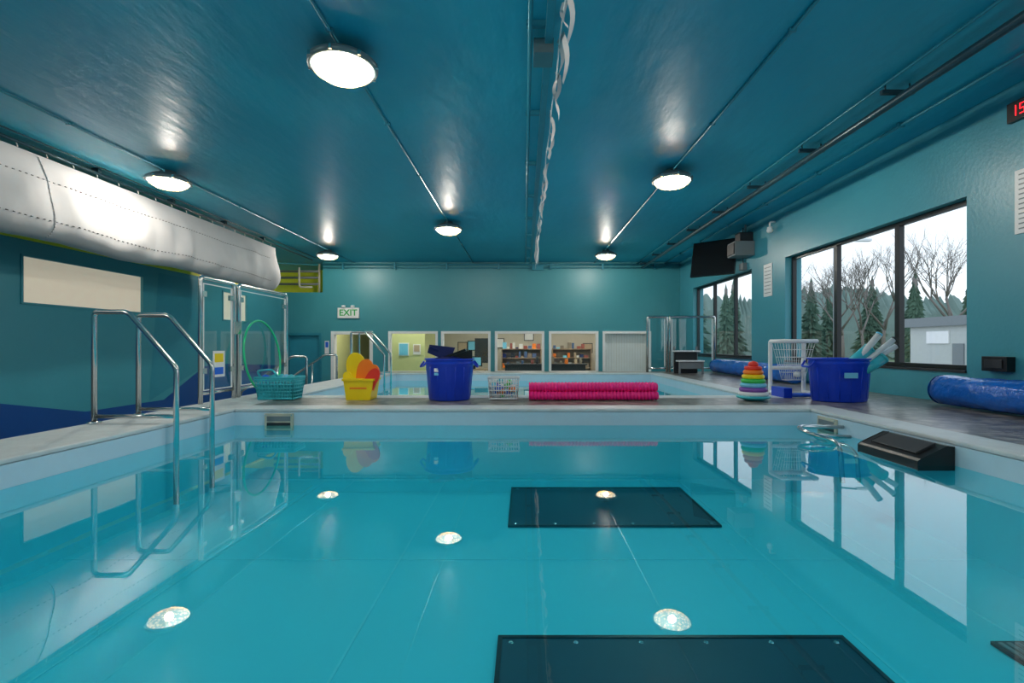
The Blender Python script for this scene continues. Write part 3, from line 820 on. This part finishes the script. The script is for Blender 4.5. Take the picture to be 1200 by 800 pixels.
for k in range(22):
    z=.6+k*.345; R=1.8*(1-k/22.5); n=26; vs_=[(0,0,z+.75)]; 
    for i in range(n):
        a=2*math.pi*i/n+random.uniform(-.1,.1); rr=R*random.uniform(.5,1.15)*(1 if i%2 else .6); vs_.append((rr*math.cos(a),rr*math.sin(a),z-.25*rr+random.uniform(-.15,.15)))
    b.add(vs_,[(0,1+i,1+(i+1)%n) for i in range(n)],'evergreen',False)
ev=b.build('evergreen_tree'); ev.location=(30.5,38.5,FLR-.1); ev.scale=(.75,.75,.9)
for (x,y,s) in ((29,50,1.1),(32,52,1.0),(25,50,1.2),(22,52,1.1),(20,49,1.0),(36,52,1.0),(41,52,1.2),(45,50,1.1),(19,55,1.3),(28,56,1.2),(23.5,46,.9),(26.5,49,.95),(38,54,1.2)):
    o=D.objects.new('evergreen_tree',ev.data); scene.collection.objects.link(o); o.location=(x,y,FLR-.1); o.scale=(s,s,s*.95); o.rotation_euler=(0,0,x)
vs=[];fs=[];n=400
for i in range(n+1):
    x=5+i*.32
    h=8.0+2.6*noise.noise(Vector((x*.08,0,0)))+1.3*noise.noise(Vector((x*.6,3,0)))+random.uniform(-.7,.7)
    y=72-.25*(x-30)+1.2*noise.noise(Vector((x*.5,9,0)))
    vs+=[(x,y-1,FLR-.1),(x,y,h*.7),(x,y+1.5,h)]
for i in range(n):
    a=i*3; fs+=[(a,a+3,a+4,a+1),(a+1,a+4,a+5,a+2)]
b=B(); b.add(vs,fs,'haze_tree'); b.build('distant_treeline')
b=B(); b.box(20.3,32,22.5,26,FLR-.05,1.75,'building').box(20.1,32.2,22.3,26.2,1.75,2.2,'grey').box(20.24,20.3,23.6,24.9,.9,1.5,'white').box(20.24,20.3,22.8,23.4,-.6,.9,'grey')
b.build('neighbour_building')
b=B(); b.tube([(13.2,21,FLR-.03),(13.2,21,5)],.07,'grey').tube(rounded([(13.2,21,4.9),(13.2,21,5.2),(14.3,21,5.3)],.2),.04,'grey').box(14.1,14.7,20.9,21.1,5.22,5.32,'white'); b.build('street_lamp')

# ------------------------------------------------------------------ world and light
w=D.worlds.new('World'); scene.world=w; w.use_nodes=True
n=w.node_tree.nodes; l=w.node_tree.links; bg=n['Background']
tc=n.new('ShaderNodeTexCoord'); sp=n.new('ShaderNodeSeparateXYZ'); rmp=n.new('ShaderNodeValToRGB')
l.new(tc.outputs['Generated'],sp.inputs[0]); l.new(sp.outputs['Z'],rmp.inputs[0])
rmp.color_ramp.elements[0].position=0.0; rmp.color_ramp.elements[0].color=(.86,.91,.96,1)
rmp.color_ramp.elements[1].position=.5; rmp.color_ramp.elements[1].color=(.66,.79,.95,1)
l.new(rmp.outputs[0],bg.inputs['Color']); bg.inputs['Strength'].default_value=1.25
for i,(y0,y1,z0_,z1_) in enumerate(WINS):
    li=D.lights.new('window_portal','AREA'); li.shape='RECTANGLE'; li.size=z1_-z0_; li.size_y=y1-y0
    li.cycles.is_portal=True
    o=D.objects.new('window_portal',li); scene.collection.objects.link(o)
    o.location=(XR+.32,(y0+y1)/2,(z0_+z1_)/2); o.rotation_euler=(0,math.pi/2,0)

cam=D.cameras.new('camera'); co=D.objects.new('camera',cam); scene.collection.objects.link(co)
co.location=(0,0,CAMZ); co.rotation_euler=(math.pi/2,0,0)
cam.sensor_width=36; cam.lens=17.4; cam.shift_x=-14/1200; cam.shift_y=4.5/1200; cam.clip_start=.02; cam.clip_end=500
scene.camera=co
scene.view_settings.view_transform='Standard'
scene.view_settings.exposure=0.3
